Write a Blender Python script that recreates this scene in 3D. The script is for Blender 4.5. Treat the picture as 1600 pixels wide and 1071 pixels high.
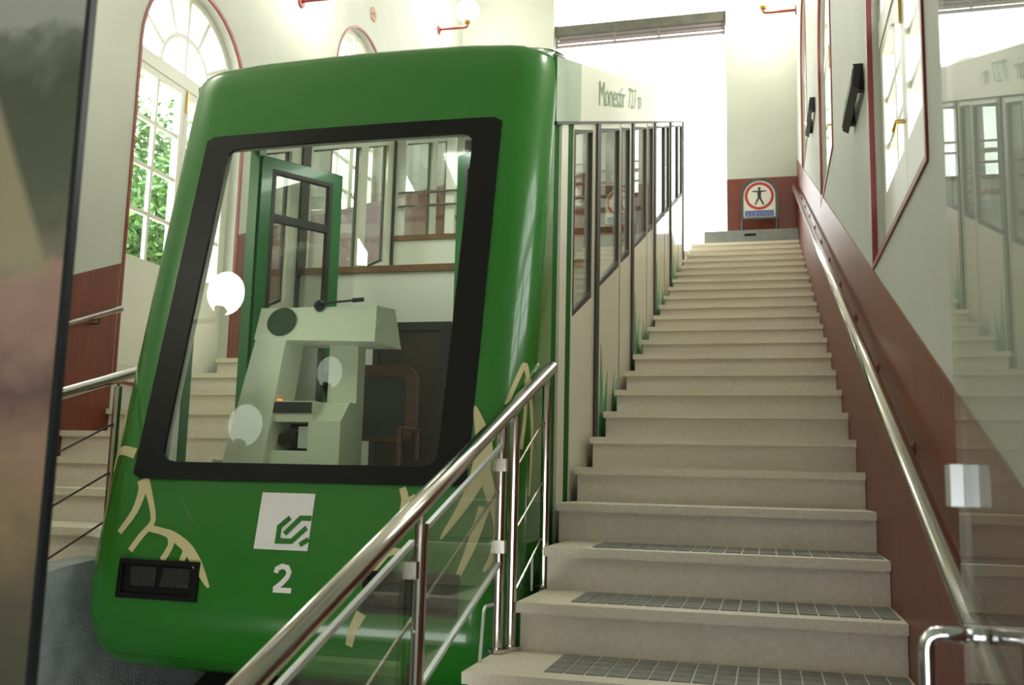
import bpy, bmesh, math, random
from mathutils import Vector, Matrix
random.seed(7)
for o in list(bpy.data.objects): bpy.data.objects.remove(o, do_unlink=True)
SC = bpy.context.scene
COL = SC.collection
PI = math.pi
# ------------------------------------------------------------------ camera, world, exposure
cam_data = bpy.data.cameras.new('camera'); cam = bpy.data.objects.new('camera', cam_data); COL.objects.link(cam)
cam_data.sensor_width = 36.0; cam_data.lens = 34.2; cam_data.clip_start = 0.05; cam_data.clip_end = 300
CR = Vector((0.9678, 0.2506, 0.0237)); CU = Vector((0.0123, -0.1412, 0.9899)); CF = Vector((-0.2515, 0.9577, 0.1397))
CR.normalize(); CF.normalize(); CU = CR.cross(CF)
cam.matrix_world = Matrix(((CR.x, CU.x, -CF.x, -0.4967), (CR.y, CU.y, -CF.y, -3.8512), (CR.z, CU.z, -CF.z, 0.5220), (0, 0, 0, 1)))
cam_data.dof.use_dof = True; cam_data.dof.focus_distance = 5.0; cam_data.dof.aperture_fstop = 4.0
SC.camera = cam
wd = bpy.data.worlds.new('world'); SC.world = wd; wd.use_nodes = True
bg = wd.node_tree.nodes['Background']; bg.inputs['Color'].default_value = (0.97, 1.0, 0.97, 1); bg.inputs['Strength'].default_value = 6.0
SC.view_settings.view_transform = 'Standard'; SC.view_settings.look = 'None'; SC.view_settings.gamma = 1.0
SC.view_settings.use_curve_mapping = False; SC.view_settings.exposure = 0.48
GLOBE_STRENGTH = 36.0

# ------------------------------------------------------------------ geometry constants (metres)
RUN, RISE, NOSE = 0.48, 0.187, 0.04
SL = RISE / RUN                     # slope of the stairs
CS = 0.375                          # slope of the car
XL, XR = -5.26, 0.0                 # left and right wall faces
YE = 10.6                           # end wall face
YB = -4.7                           # wall behind the camera
FLOOR = -5 * RISE - RISE + NOSE     # lower floor

# ------------------------------------------------------------------ materials
M = {}
def mat(name, col, rough=0.6, metal=0.0, nscale=0, namt=0.0, bump=0.0, bscale=60, coat=0.0, spec=0.5, col2=None, emit=None, estr=0, stretch=None):
    m = bpy.data.materials.new(name); m.use_nodes = True
    nt = m.node_tree; b = nt.nodes['Principled BSDF']
    b.inputs['Base Color'].default_value = (*col, 1); b.inputs['Roughness'].default_value = rough
    b.inputs['Metallic'].default_value = metal; b.inputs['Coat Weight'].default_value = coat
    b.inputs['Coat Roughness'].default_value = 0.06; b.inputs['Specular IOR Level'].default_value = spec
    if emit: b.inputs['Emission Color'].default_value = (*emit, 1); b.inputs['Emission Strength'].default_value = estr
    tc = None
    if nscale or bump:
        tc = nt.nodes.new('ShaderNodeTexCoord'); src = tc.outputs['Object']
        if stretch:
            mp = nt.nodes.new('ShaderNodeMapping'); mp.inputs['Scale'].default_value = stretch
            nt.links.new(src, mp.inputs['Vector']); src = mp.outputs['Vector']
    if nscale:
        n = nt.nodes.new('ShaderNodeTexNoise'); n.inputs['Scale'].default_value = nscale; n.inputs['Detail'].default_value = 6
        n.inputs['Roughness'].default_value = 0.65
        nt.links.new(src, n.inputs['Vector'])
        r = nt.nodes.new('ShaderNodeValToRGB'); r.color_ramp.elements[0].position = 0.38; r.color_ramp.elements[1].position = 0.66
        c2 = col2 or tuple(max(0, c * (1 - namt)) for c in col)
        r.color_ramp.elements[0].color = (*c2, 1); r.color_ramp.elements[1].color = (*col, 1)
        nt.links.new(n.outputs['Fac'], r.inputs['Fac']); nt.links.new(r.outputs['Color'], b.inputs['Base Color'])
    if bump:
        n2 = nt.nodes.new('ShaderNodeTexNoise'); n2.inputs['Scale'].default_value = bscale; n2.inputs['Detail'].default_value = 4
        nt.links.new(src, n2.inputs['Vector'])
        bp = nt.nodes.new('ShaderNodeBump'); bp.inputs['Strength'].default_value = bump; bp.inputs['Distance'].default_value = 0.01
        nt.links.new(n2.outputs['Fac'], bp.inputs['Height']); nt.links.new(bp.outputs['Normal'], b.inputs['Normal'])
    M[name] = m; return m
def glassmat(name, tint=(0.93, 0.97, 0.94), rough=0.0, ior=1.5):
    m = bpy.data.materials.new(name); m.use_nodes = True; nt = m.node_tree
    nt.nodes.remove(nt.nodes['Principled BSDF']); out = nt.nodes['Material Output']
    t = nt.nodes.new('ShaderNodeBsdfTransparent'); t.inputs['Color'].default_value = (*tint, 1)
    g = nt.nodes.new('ShaderNodeBsdfGlossy'); g.inputs['Roughness'].default_value = rough
    f = nt.nodes.new('ShaderNodeFresnel'); f.inputs['IOR'].default_value = ior
    geo = nt.nodes.new('ShaderNodeNewGeometry'); mx = nt.nodes.new('ShaderNodeMix'); mx.data_type = 'FLOAT'
    mx.inputs[2].default_value = ior; mx.inputs[3].default_value = 1 / ior
    # back faces keep the outside index so that the thin pane is not totally reflecting
    inv = nt.nodes.new('ShaderNodeMath'); inv.operation = 'ADD'; inv.inputs[0].default_value = ior; inv.inputs[1].default_value = 0
    s = nt.nodes.new('ShaderNodeMixShader')
    nt.links.new(geo.outputs['Backfacing'], mx.inputs[0]); nt.links.new(mx.outputs[0], f.inputs['IOR'])
    nt.links.new(f.outputs[0], s.inputs[0]); nt.links.new(t.outputs[0], s.inputs[1]); nt.links.new(g.outputs[0], s.inputs[2])
    nt.links.new(s.outputs[0], out.inputs['Surface']); M[name] = m; return m
mat('wall', (0.56, 0.575, 0.52), 0.75, nscale=2.2, namt=0.05, bump=0.06, bscale=35)
mat('dado', (0.19, 0.034, 0.016), 0.40, nscale=5, namt=0.25, bump=0.08, bscale=25, stretch=(1, 3, .5))
mat('trimred', (0.22, 0.028, 0.022), 0.45)
mat('ceiling', (0.62, 0.62, 0.57), 0.8)
mat('stone', (0.77, 0.71, 0.63), 0.5, nscale=45, col2=(0.69, 0.62, 0.52), bump=0.06, bscale=120)
mat('stonetread', (0.75, 0.70, 0.60), 0.45, nscale=60, col2=(0.66, 0.60, 0.48), bump=0.06, bscale=120)
mat('floorgrey', (0.09, 0.085, 0.075), 0.5, nscale=8, namt=0.3)
mat('tile', (0.25, 0.25, 0.24), 0.6, nscale=30, namt=0.3, bump=0.2, bscale=90)
mat('concrete', (0.40, 0.43, 0.44), 0.8, nscale=6, col2=(0.26, 0.29, 0.30), bump=0.5, bscale=60)
mat('pit', (0.07, 0.07, 0.065), 0.9, nscale=6, namt=0.4)
mat('blockgrey', (0.27, 0.29, 0.28), 0.7, nscale=10, namt=0.2)
mat('green', (0.018, 0.148, 0.013), 0.24, coat=0.4, spec=0.45)
mat('darkgreen', (0.008, 0.10, 0.012), 0.6, spec=0.15)
mat('doorgreen', (0.02, 0.17, 0.045), 0.3, coat=0.3)
mat('cream', (0.72, 0.69, 0.56), 0.32, coat=0.4)
mat('lining', (0.84, 0.84, 0.74), 0.5)
mat('decal', (0.56, 0.50, 0.26), 0.4)
mat('white', (0.72, 0.69, 0.66), 0.4)
mat('black', (0.006, 0.006, 0.006), 0.45, spec=0.2)
mat('rubber', (0.03, 0.026, 0.022), 0.5)
mat('lampglass', (0.06, 0.06, 0.055), 0.15, metal=0.6, bump=0.6, bscale=30)
mat('steel', (0.62, 0.58, 0.54), 0.16, metal=1.0)
mat('chrome', (0.75, 0.76, 0.80), 0.06, metal=1.0)
mat('aluminium', (0.72, 0.74, 0.78), 0.35, metal=0.6)
mat('brass', (0.62, 0.40, 0.10), 0.3, metal=0.9)
mat('whitewood', (0.78, 0.77, 0.70), 0.45)
mat('wood', (0.26, 0.13, 0.05), 0.45, nscale=20, namt=0.4, stretch=(1, 1, 6))
mat('chairwood', (0.16, 0.055, 0.02), 0.4, nscale=15, namt=0.4)
mat('cushion', (0.035, 0.045, 0.042), 0.7)
mat('cabinet', (0.045, 0.026, 0.018), 0.5)
mat('console', (0.80, 0.83, 0.69), 0.45)
mat('consoledark', (0.03, 0.03, 0.03), 0.4)
mat('grille', (0.06, 0.11, 0.06), 0.6, bump=0.8, bscale=250)
mat('carfloor', (0.05, 0.045, 0.04), 0.6)
mat('beam', (0.15, 0.145, 0.12), 0.6, nscale=6, namt=0.3)
mat('beamlight', (0.27, 0.22, 0.23), 0.5)
mat('speakerblack', (0.012, 0.013, 0.018), 0.45)
mat('speakergrille', (0.05, 0.055, 0.07), 0.6, bump=0.5, bscale=300)
mat('signwhite', (0.72, 0.72, 0.66), 0.5)
mat('signred', (0.42, 0.02, 0.015), 0.5)
mat('signblue', (0.03, 0.06, 0.28), 0.5)
mat('signpale', (0.30, 0.36, 0.60), 0.5)
mat('signgrey', (0.06, 0.065, 0.06), 0.4, metal=0.4)
mat('panelgreen', (0.05, 0.30, 0.12), 0.35)
mat('lettering', (0.20, 0.31, 0.17), 0.5)
mat('leaf', (0.17, 0.34, 0.06), 0.5, nscale=2.5, col2=(0.04, 0.15, 0.04))
mat('bark', (0.10, 0.07, 0.05), 0.9)
mat('paving', (0.55, 0.53, 0.48), 0.8, nscale=2, namt=0.2)
mat('rosette', (0.55, 0.33, 0.24), 0.7)
mat('frameblue', (0.018, 0.028, 0.04), 0.3)
mat('orange', (0.8, 0.2, 0.03), 0.4, emit=(1, 0.3, 0.05), estr=0.8)
mat('fillstrip', (0.9, 0.9, 0.86), 0.4, emit=(0.97, 1.0, 0.92), estr=9.0)  # glow of the strips added to brighten the car interior
mat('dimglobe', (0.8, 0.8, 0.74), 0.3, emit=(0.9, 1.0, 0.86), estr=4.0)
mat('globe', (0.9, 0.9, 0.82), 0.3, emit=(0.97, 0.96, 0.80), estr=GLOBE_STRENGTH)
glassmat('glass', (0.985, 0.995, 0.985)); glassmat('windscreen', (0.93, 0.985, 0.93)); glassmat('doorglass', (0.95, 0.98, 0.965)); glassmat('panelglass', (0.955, 0.98, 0.96))
def postermat():
    m = bpy.data.materials.new('poster'); m.use_nodes = True; nt = m.node_tree; b = nt.nodes['Principled BSDF']
    b.inputs['Roughness'].default_value = 0.5; b.inputs['Specular IOR Level'].default_value = 0.2
    tc = nt.nodes.new('ShaderNodeTexCoord'); sp = nt.nodes.new('ShaderNodeSeparateXYZ'); nt.links.new(tc.outputs['Object'], sp.inputs[0])
    n = nt.nodes.new('ShaderNodeTexNoise'); n.inputs['Scale'].default_value = 11; n.inputs['Detail'].default_value = 3; nt.links.new(tc.outputs['Object'], n.inputs['Vector'])
    def math_(op, a, c):
        k = nt.nodes.new('ShaderNodeMath'); k.operation = op
        for i, v in enumerate((a, c)):
            if isinstance(v, (int, float)): k.inputs[i].default_value = v
            else: nt.links.new(v, k.inputs[i])
        return k.outputs[0]
    z = sp.outputs['Z']; x = sp.outputs['X']
    nz = math_('ADD', z, math_('MULTIPLY', math_('SUBTRACT', n.outputs['Fac'], 0.5), 0.22))
    r = nt.nodes.new('ShaderNodeValToRGB'); el = r.color_ramp.elements
    stops = [(0.0, (0.05, 0.05, 0.035)), (0.14, (0.07, 0.06, 0.045)), (0.24, (0.15, 0.11, 0.07)), (0.33, (0.20, 0.13, 0.10)), (0.42, (0.10, 0.06, 0.06)), (0.50, (0.22, 0.14, 0.12)), (0.575, (0.26, 0.17, 0.15)), (0.60, (0.15, 0.14, 0.11)), (0.70, (0.085, 0.09, 0.07)), (0.86, (0.07, 0.075, 0.06)), (0.93, (0.12, 0.13, 0.115)), (0.96, (0.34, 0.38, 0.33)), (1.0, (0.38, 0.42, 0.36))]
    stops = [(p, tuple(min(.85, v * 3.2) for v in c)) for p, c in stops]
    el[0].position, el[0].color = stops[0][0], (*stops[0][1], 1); el[1].position, el[1].color = stops[-1][0], (*stops[-1][1], 1)
    for p, c in stops[1:-1]:
        e = el.new(p); e.color = (*c, 1)
    # picture runs from z 0.15 (0) to 1.35 (1)
    nt.links.new(math_('DIVIDE', math_('SUBTRACT', nz, 0.15), 1.2), r.inputs['Fac'])
    # pale roof gable falling to the right
    g = math_('SUBTRACT', math_('SUBTRACT', 1.389, math_('MULTIPLY', math_('ABSOLUTE', math_('ADD', x, 1.90), 0), 2.26)), z)
    gm = nt.nodes.new('ShaderNodeMapRange'); gm.inputs['From Min'].default_value = -0.01; gm.inputs['From Max'].default_value = 0.03; nt.links.new(g, gm.inputs['Value'])
    lo = nt.nodes.new('ShaderNodeMapRange'); lo.inputs['From Min'].default_value = 0.83; lo.inputs['From Max'].default_value = 0.87; nt.links.new(z, lo.inputs['Value'])
    mx = nt.nodes.new('ShaderNodeMix'); mx.data_type = 'RGBA'; mx.inputs[7].default_value = (0.75, 0.66, 0.48, 1)
    nt.links.new(math_('MULTIPLY', gm.outputs[0], lo.outputs[0]), mx.inputs[0]); nt.links.new(r.outputs['Color'], mx.inputs[6])
    nt.links.new(mx.outputs[2], b.inputs['Base Color']); M['poster'] = m
postermat()

# ------------------------------------------------------------------ mesh helpers
def obj(name, bm, m, parent=None, smooth=False, bevel=0.0, seg=1):
    if bevel:
        es = [e for e in bm.edges if len(e.link_faces) == 2 and e.calc_face_angle(0) > 0.6]
        bmesh.ops.bevel(bm, geom=es, offset=bevel, segments=seg, affect='EDGES', profile=0.5, clamp_overlap=True)
    bmesh.ops.recalc_face_normals(bm, faces=bm.faces)
    me = bpy.data.meshes.new(name); bm.to_mesh(me); bm.free()
    if smooth:
        for p in me.polygons: p.use_smooth = True
    ob = bpy.data.objects.new(name, me); COL.objects.link(ob)
    for k in (m if isinstance(m, (list, tuple)) else [m]): me.materials.append(M[k])
    if parent is not None:
        ob.parent = parent; ob.matrix_parent_inverse = Matrix.Identity(4)
        ob.location = -Vector(parent.get('_org', (0, 0, 0)))
    return ob
def box(x0, x1, y0, y1, z0, z1, bm=None):
    bm = bm or bmesh.new()
    v = [bm.verts.new((x, y, z)) for z in (z0, z1) for y in (y0, y1) for x in (x0, x1)]
    for f in ((0, 2, 3, 1), (4, 5, 7, 6), (0, 1, 5, 4), (2, 6, 7, 3), (0, 4, 6, 2), (1, 3, 7, 5)): bm.faces.new([v[i] for i in f])
    return bm
def hexa(p, bm=None):
    """eight corners: bottom four (ccw), top four"""
    bm = bm or bmesh.new(); v = [bm.verts.new(q) for q in p]
    for f in ((3, 2, 1, 0), (4, 5, 6, 7), (0, 1, 5, 4), (1, 2, 6, 5), (2, 3, 7, 6), (3, 0, 4, 7)): bm.faces.new([v[i] for i in f])
    return bm
def prism(pts, axis, a, b, bm=None):
    """polygon in the two other axes, extruded along axis from a to b"""
    bm = bm or bmesh.new()
    def P(u, v, w): return {'x': (w, u, v), 'y': (u, w, v), 'z': (u, v, w)}[axis]
    lo = [bm.verts.new(P(u, v, a)) for u, v in pts]; hi = [bm.verts.new(P(u, v, b)) for u, v in pts]
    n = len(pts)
    bm.faces.new(lo[::-1]); bm.faces.new(hi)
    for i in range(n): bm.faces.new((lo[i], lo[(i + 1) % n], hi[(i + 1) % n], hi[i]))
    return bm
def ring(outer, inner, axis, a, b, bm=None):
    """closed frame between two outlines with the same number of points"""
    bm = bm or bmesh.new()
    def P(u, v, w): return {'x': (w, u, v), 'y': (u, w, v), 'z': (u, v, w)}[axis]
    n = len(outer)
    V = [[bm.verts.new(P(u, v, w)) for u, v in L] for w in (a, b) for L in (outer, inner)]
    for i in range(n):
        j = (i + 1) % n
        bm.faces.new((V[0][i], V[0][j], V[1][j], V[1][i])); bm.faces.new((V[2][i], V[3][i], V[3][j], V[2][j]))
        bm.faces.new((V[0][i], V[2][i], V[2][j], V[0][j])); bm.faces.new((V[1][i], V[1][j], V[3][j], V[3][i]))
    return bm
def tube(pts, r, n=14, bm=None, cap=True, closed=False):
    bm = bm or bmesh.new(); P = [Vector(p) for p in pts]; rings = []
    rr = r if isinstance(r, (list, tuple)) else [r] * len(P)
    up = None
    for i, p in enumerate(P):
        if i == 0: d = P[1] - P[0]
        elif i == len(P) - 1: d = P[-1] - P[-2]
        else: d = (P[i + 1] - P[i]).normalized() + (P[i] - P[i - 1]).normalized()
        d.normalize()
        if up is None:
            up = Vector((0, 0, 1)) if abs(d.z) < 0.9 else Vector((1, 0, 0))
        a = (up - d * up.dot(d)).normalized(); up = a; b = d.cross(a)
        k = 1.0
        if 0 < i < len(P) - 1:
            c = (P[i + 1] - P[i]).normalized().dot((P[i] - P[i - 1]).normalized()); k = 1.0
        rings.append([bm.verts.new(p + (a * math.cos(2 * PI * q / n) + b * math.sin(2 * PI * q / n)) * rr[i] * k) for q in range(n)])
    for i in range(len(rings) - 1):
        for q in range(n): bm.faces.new((rings[i][q], rings[i][(q + 1) % n], rings[i + 1][(q + 1) % n], rings[i + 1][q]))
    if cap: bm.faces.new(rings[0][::-1]); bm.faces.new(rings[-1])
    return bm
def sphere(c, r, bm=None, u=24, v=14, sz=1.0):
    bm = bm or bmesh.new()
    bmesh.ops.create_uvsphere(bm, u_segments=u, v_segments=v, radius=r, matrix=Matrix.Translation(c) @ Matrix.Diagonal((1, 1, sz, 1)))
    return bm
def cyl(c, axis, r, h, n=20, bm=None):
    c = Vector(c); d = {'x': Vector((1, 0, 0)), 'y': Vector((0, 1, 0)), 'z': Vector((0, 0, 1))}[axis]
    return tube([c - d * h / 2, c + d * h / 2], r, n, bm)
def arc(pa, pm, pb, n=6):
    """quadratic bend through a corner"""
    a, m, b = Vector(pa), Vector(pm), Vector(pb)
    return [a * (1 - t) ** 2 + m * 2 * t * (1 - t) + b * t * t for t in [i / n for i in range(n + 1)]]
def tag(o, label, cat, group=None):
    o['label'] = label; o['category'] = cat
    if group: o['group'] = group
    return o
def struct(o, label=None):
    o['kind'] = 'structure'
    if label: o['label'] = label
    return o
def thing(name, label, cat, loc=(0, 0, 0), group=None):
    e = bpy.data.objects.new(name, None); COL.objects.link(e); e.empty_display_size = 0.1
    e.location = loc; e['_org'] = tuple(loc)
    if label: tag(e, label, cat, group)
    return e
def shell(name, label, loc=(0, 0, 0)):
    e = thing(name, None, None, loc); e['kind'] = 'structure'
    if label: e['label'] = label
    return e

# ------------------------------------------------------------------ room shell
CEIL = lambda y: 5.6 + SL * max(y, -1.2)
def archpts(yc, hw, zs, n=16): return [(yc + hw * math.cos(PI * i / n), zs + hw * math.sin(PI * i / n)) for i in range(n + 1)]
WIN_L = [(3.27, 0.79, 1.2, 3.92), (6.75, 0.76, 3.2, 5.22)]          # centre y, half width, sill z, spring z
WIN_R = [(0.05, 0.77, 1.55, 2.66), (4.05, 0.77, 2.98, 4.20), (7.95, 0.77, 4.45, 5.75)]
def wall_side(name, xa, xb, wins, label):
    bm = bmesh.new(); y = YB; bot = -2.6
    for yc, hw, z0, zs in wins:
        def seg(ya, yb):
            prism([(ya, bot), (yb, bot), (yb, CEIL(yb))] + ([(-1.2, CEIL(-1.2))] if ya < -1.2 < yb else []) + [(ya, CEIL(ya))], 'x', xa, xb, bm)
        if yc - hw > y: seg(y, yc - hw)
        prism([(yc - hw, bot), (yc + hw, bot), (yc + hw, z0), (yc - hw, z0)], 'x', xa, xb, bm)
        a = archpts(yc, hw, zs)
        for i in range(len(a) - 1):
            (y1, z1), (y0, z0_) = a[i], a[i + 1]
            prism([(y0, z0_), (y1, z1), (y1, CEIL(y1)), (y0, CEIL(y0))], 'x', xa, xb, bm)
        y = yc + hw
    prism([(y, bot), (YE + 0.35, bot), (YE + 0.35, CEIL(YE)), (y, CEIL(y))], 'x', xa, xb, bm)
    return struct(obj(name, bm, 'wall'), label)
wl = wall_side('wall_left', XL - 0.35, XL, WIN_L, 'cream plastered side wall behind the green car')
wr = wall_side('wall_right', XR, XR + 0.35, WIN_R, 'cream plastered side wall along the stair handrail')
# red painted dado: slanting slabs on the side walls, cut out at the openings
def dado_right(y0, y1): 
    h = 1.19
    return prism([(y0, SL * y0 - 1.6), (y1, SL * y1 - 1.6), (y1, SL * y1 + h), (y0, SL * y0 + h)], 'x', XR - 0.006, XR)
obj('red_dado', dado_right(YB + 0.01, YE - 0.002), 'dado', wr)['label'] = 'dark red painted band rising with the stairs'
def dado_left(y0, y1):
    h = 1.14
    return prism([(y0, SL * y0 - 1.6), (y1, SL * y1 - 1.6), (y1, SL * y1 + h), (y0, SL * y0 + h)], 'x', XL, XL + 0.006)
for ya, yb in ((YB + 0.01, 2.44), (4.10, YE - 0.002)):
    obj('red_dado', dado_left(ya, yb), 'dado', wl)
# end wall with the big opening, panels left and right
we = shell('wall_end', 'cream end wall beside the bright opening at the stair top')
bm = box(XL, -3.72, YE, YE + 0.35, 2.0, CEIL(YE)); box(-1.02, XR, YE, YE + 0.35, 2.0, CEIL(YE), bm); box(-3.72, -1.02, YE, YE + 0.35, 9.2, CEIL(YE) + 0.05, bm)
obj('plaster', bm, 'wall', we)
obj('red_dado', box(-1.021, XR - 0.006, YE - 0.006, YE, 2.0, 5.06), 'dado', we)
obj('red_dado', box(XL + 0.006, -3.72, YE - 0.006, YE, 2.0, 5.06), 'dado', we)
# ceiling, back wall, floor
bm = prism([(YB, CEIL(-1.2)), (-1.2, CEIL(-1.2)), (YE + 0.35, CEIL(YE + 0.35)), (YE + 0.35, CEIL(YE + 0.35) + 0.2), (-1.2, CEIL(-1.2) + 0.2), (YB, CEIL(-1.2) + 0.2)], 'x', XL - 0.35, XR + 0.35)
struct(obj('ceiling', bm, 'ceiling'), 'pale sloping ceiling over the platform hall')
bm = box(XL, XR, YB - 0.3, YB, 0.6, CEIL(-2)); box(XL, -0.95, YB - 0.3, YB, -2.0, 0.6, bm); box(-0.25, XR, YB - 0.3, YB, -2.0, 0.6, bm)
struct(obj('wall_back', bm, 'wall'), 'cream wall with the entrance behind the viewer')
struct(obj('floor', box(XL, XR, YB - 3, -5 * RUN + 0.02, FLOOR - 0.2, FLOOR), 'floorgrey'), 'grey lower landing floor')

# ------------------------------------------------------------------ stairs
def xleft(k): return -1.467 if k in (0, 1) else (-1.535 if k < 0 else -1.516)
sr = shell('stairs_right', 'long flight of worn cream stone steps beside the car')
tile_mesh = None
def stair_base(x0, x1, y0, y1):
    return prism([(y0, SL * y0 - 0.30), (y1, SL * y1 - 0.30), (y1, SL * y1 - 1.4), (y0, SL * y0 - 1.4)], 'x', x0, x1)
obj('stair_base', stair_base(-1.50, XR - 0.01, -2.4, 10.5), 'concrete', sr)
for k in range(-5, 22):
    y, z = k * RUN, k * RISE; x0 = xleft(k); x1 = XR - 0.008
    t = obj('tread', box(x0, x1, y, y + RUN + 0.05, z, z + NOSE), 'stonetread', sr, bevel=0.006)
    obj('riser', box(x0 + 0.012, x1, y + 0.036, y + 0.10, z - RISE + NOSE - 0.005, z + 0.001), 'stone', sr)
    obj('core', box(x0 + 0.014, x1, y + 0.09, y + RUN + 0.1, z - 0.30, z + 0.0005), 'stone', sr)
    if k in (-2, -1, 0, 1):
        xs = x0 + (0.13 if k >= 0 else 0.22)
        n = int((x1 - xs - 0.01) / 0.0735)
        for i in range(n):
            a = x1 - 0.006 - (i + 1) * 0.0735
            if tile_mesh is None:
                bm = bmesh.new()
                for j in range(4): box(0, 0.066, j * 0.092, j * 0.092 + 0.085, 0.0, 0.004, bm)
                o = obj('floor_tile', bm, 'tile'); tile_mesh = o.data
            else:
                o = bpy.data.objects.new('floor_tile', tile_mesh); COL.objects.link(o)
            o.parent = t; o.location = (a, y + 0.105, z + NOSE)
sl = shell('stairs_left', 'flight of pale stone steps on the far side of the car')
XLR = -3.744
obj('stair_base', stair_base(XL + 0.01, XLR - 0.02, -2.4, 10.5), 'concrete', sl)
for k in range(-5, 22):
    y, z = k * RUN, k * RISE
    obj('tread', box(XL + 0.008, XLR, y, y + RUN + 0.05, z, z + NOSE), 'stonetread', sl, bevel=0.006)
    obj('riser', box(XL + 0.008, XLR - 0.012, y + 0.036, y + 0.10, z - RISE + NOSE - 0.005, z + 0.001), 'stone', sl)
    obj('core', box(XL + 0.008, XLR - 0.014, y + 0.09, y + RUN + 0.1, z - 0.30, z + 0.0005), 'stone', sl)
# pit between the flights
pt = shell('pit', 'dark sloping track pit under the car')
obj('pit_floor', prism([(-2.6, SL * -2.6 - 1.25), (10.6, SL * 10.6 - 1.25), (10.6, SL * 10.6 - 1.45), (-2.6, SL * -2.6 - 1.45)], 'x', XLR - 0.01, -1.50), 'pit', pt)
for s, x0, x1 in ((-1, XLR - 0.012, XLR + 0.002), (1, -1.515, -1.503)):
    obj('pit_wall', prism([(0.55, SL * 0.55 - 1.6), (10.6, SL * 10.6 - 1.6), (10.6, SL * 10.6 - 0.22), (0.55, SL * 0.55 - 0.22)], 'x', x0, x1), 'concrete', pt)
for r_ in (-3.15, -2.09): obj('rail', prism([(-2.4, SL * -2.4 - 1.25), (10.4, SL * 10.4 - 1.25), (10.4, SL * 10.4 - 1.12), (-2.4, SL * -2.4 - 1.12)], 'x', r_ - 0.03, r_ + 0.03), 'rubber', pt)
# plastered flank pedestal on the left
pts = [(-1.6, -2.4), (0.62, -2.4), (0.62, 0.085)] + [(0.62 - 0.5 * t, 0.085 - 0.035 * t * t) for t in (0.4, 0.8, 1.2)] + [(-0.4, -0.02), (-1.6, -0.10)]
struct(obj('pit_wall_left', prism(pts, 'x', XLR - 0.16, XLR + 0.01), 'concrete', bevel=0.01), 'bluish grey cracked plaster flank wall left of the car')
# stair-top block
b = shell('trim_1', 'low grey concrete block across the stair top')
obj('block', box(-1.33, -0.012, 10.15, YE - 0.008, 3.90, 4.155), 'blockgrey', b, bevel=0.01)
obj('drain_slot', box(-0.76, -0.60, 10.145, 10.155, 4.065, 4.10), 'black', b)
struct(obj('platform_top', box(XL, XR - 0.01, YE - 0.1, 40, 3.5, 3.965), 'paving'), 'sunlit paving outside the upper opening')

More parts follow.
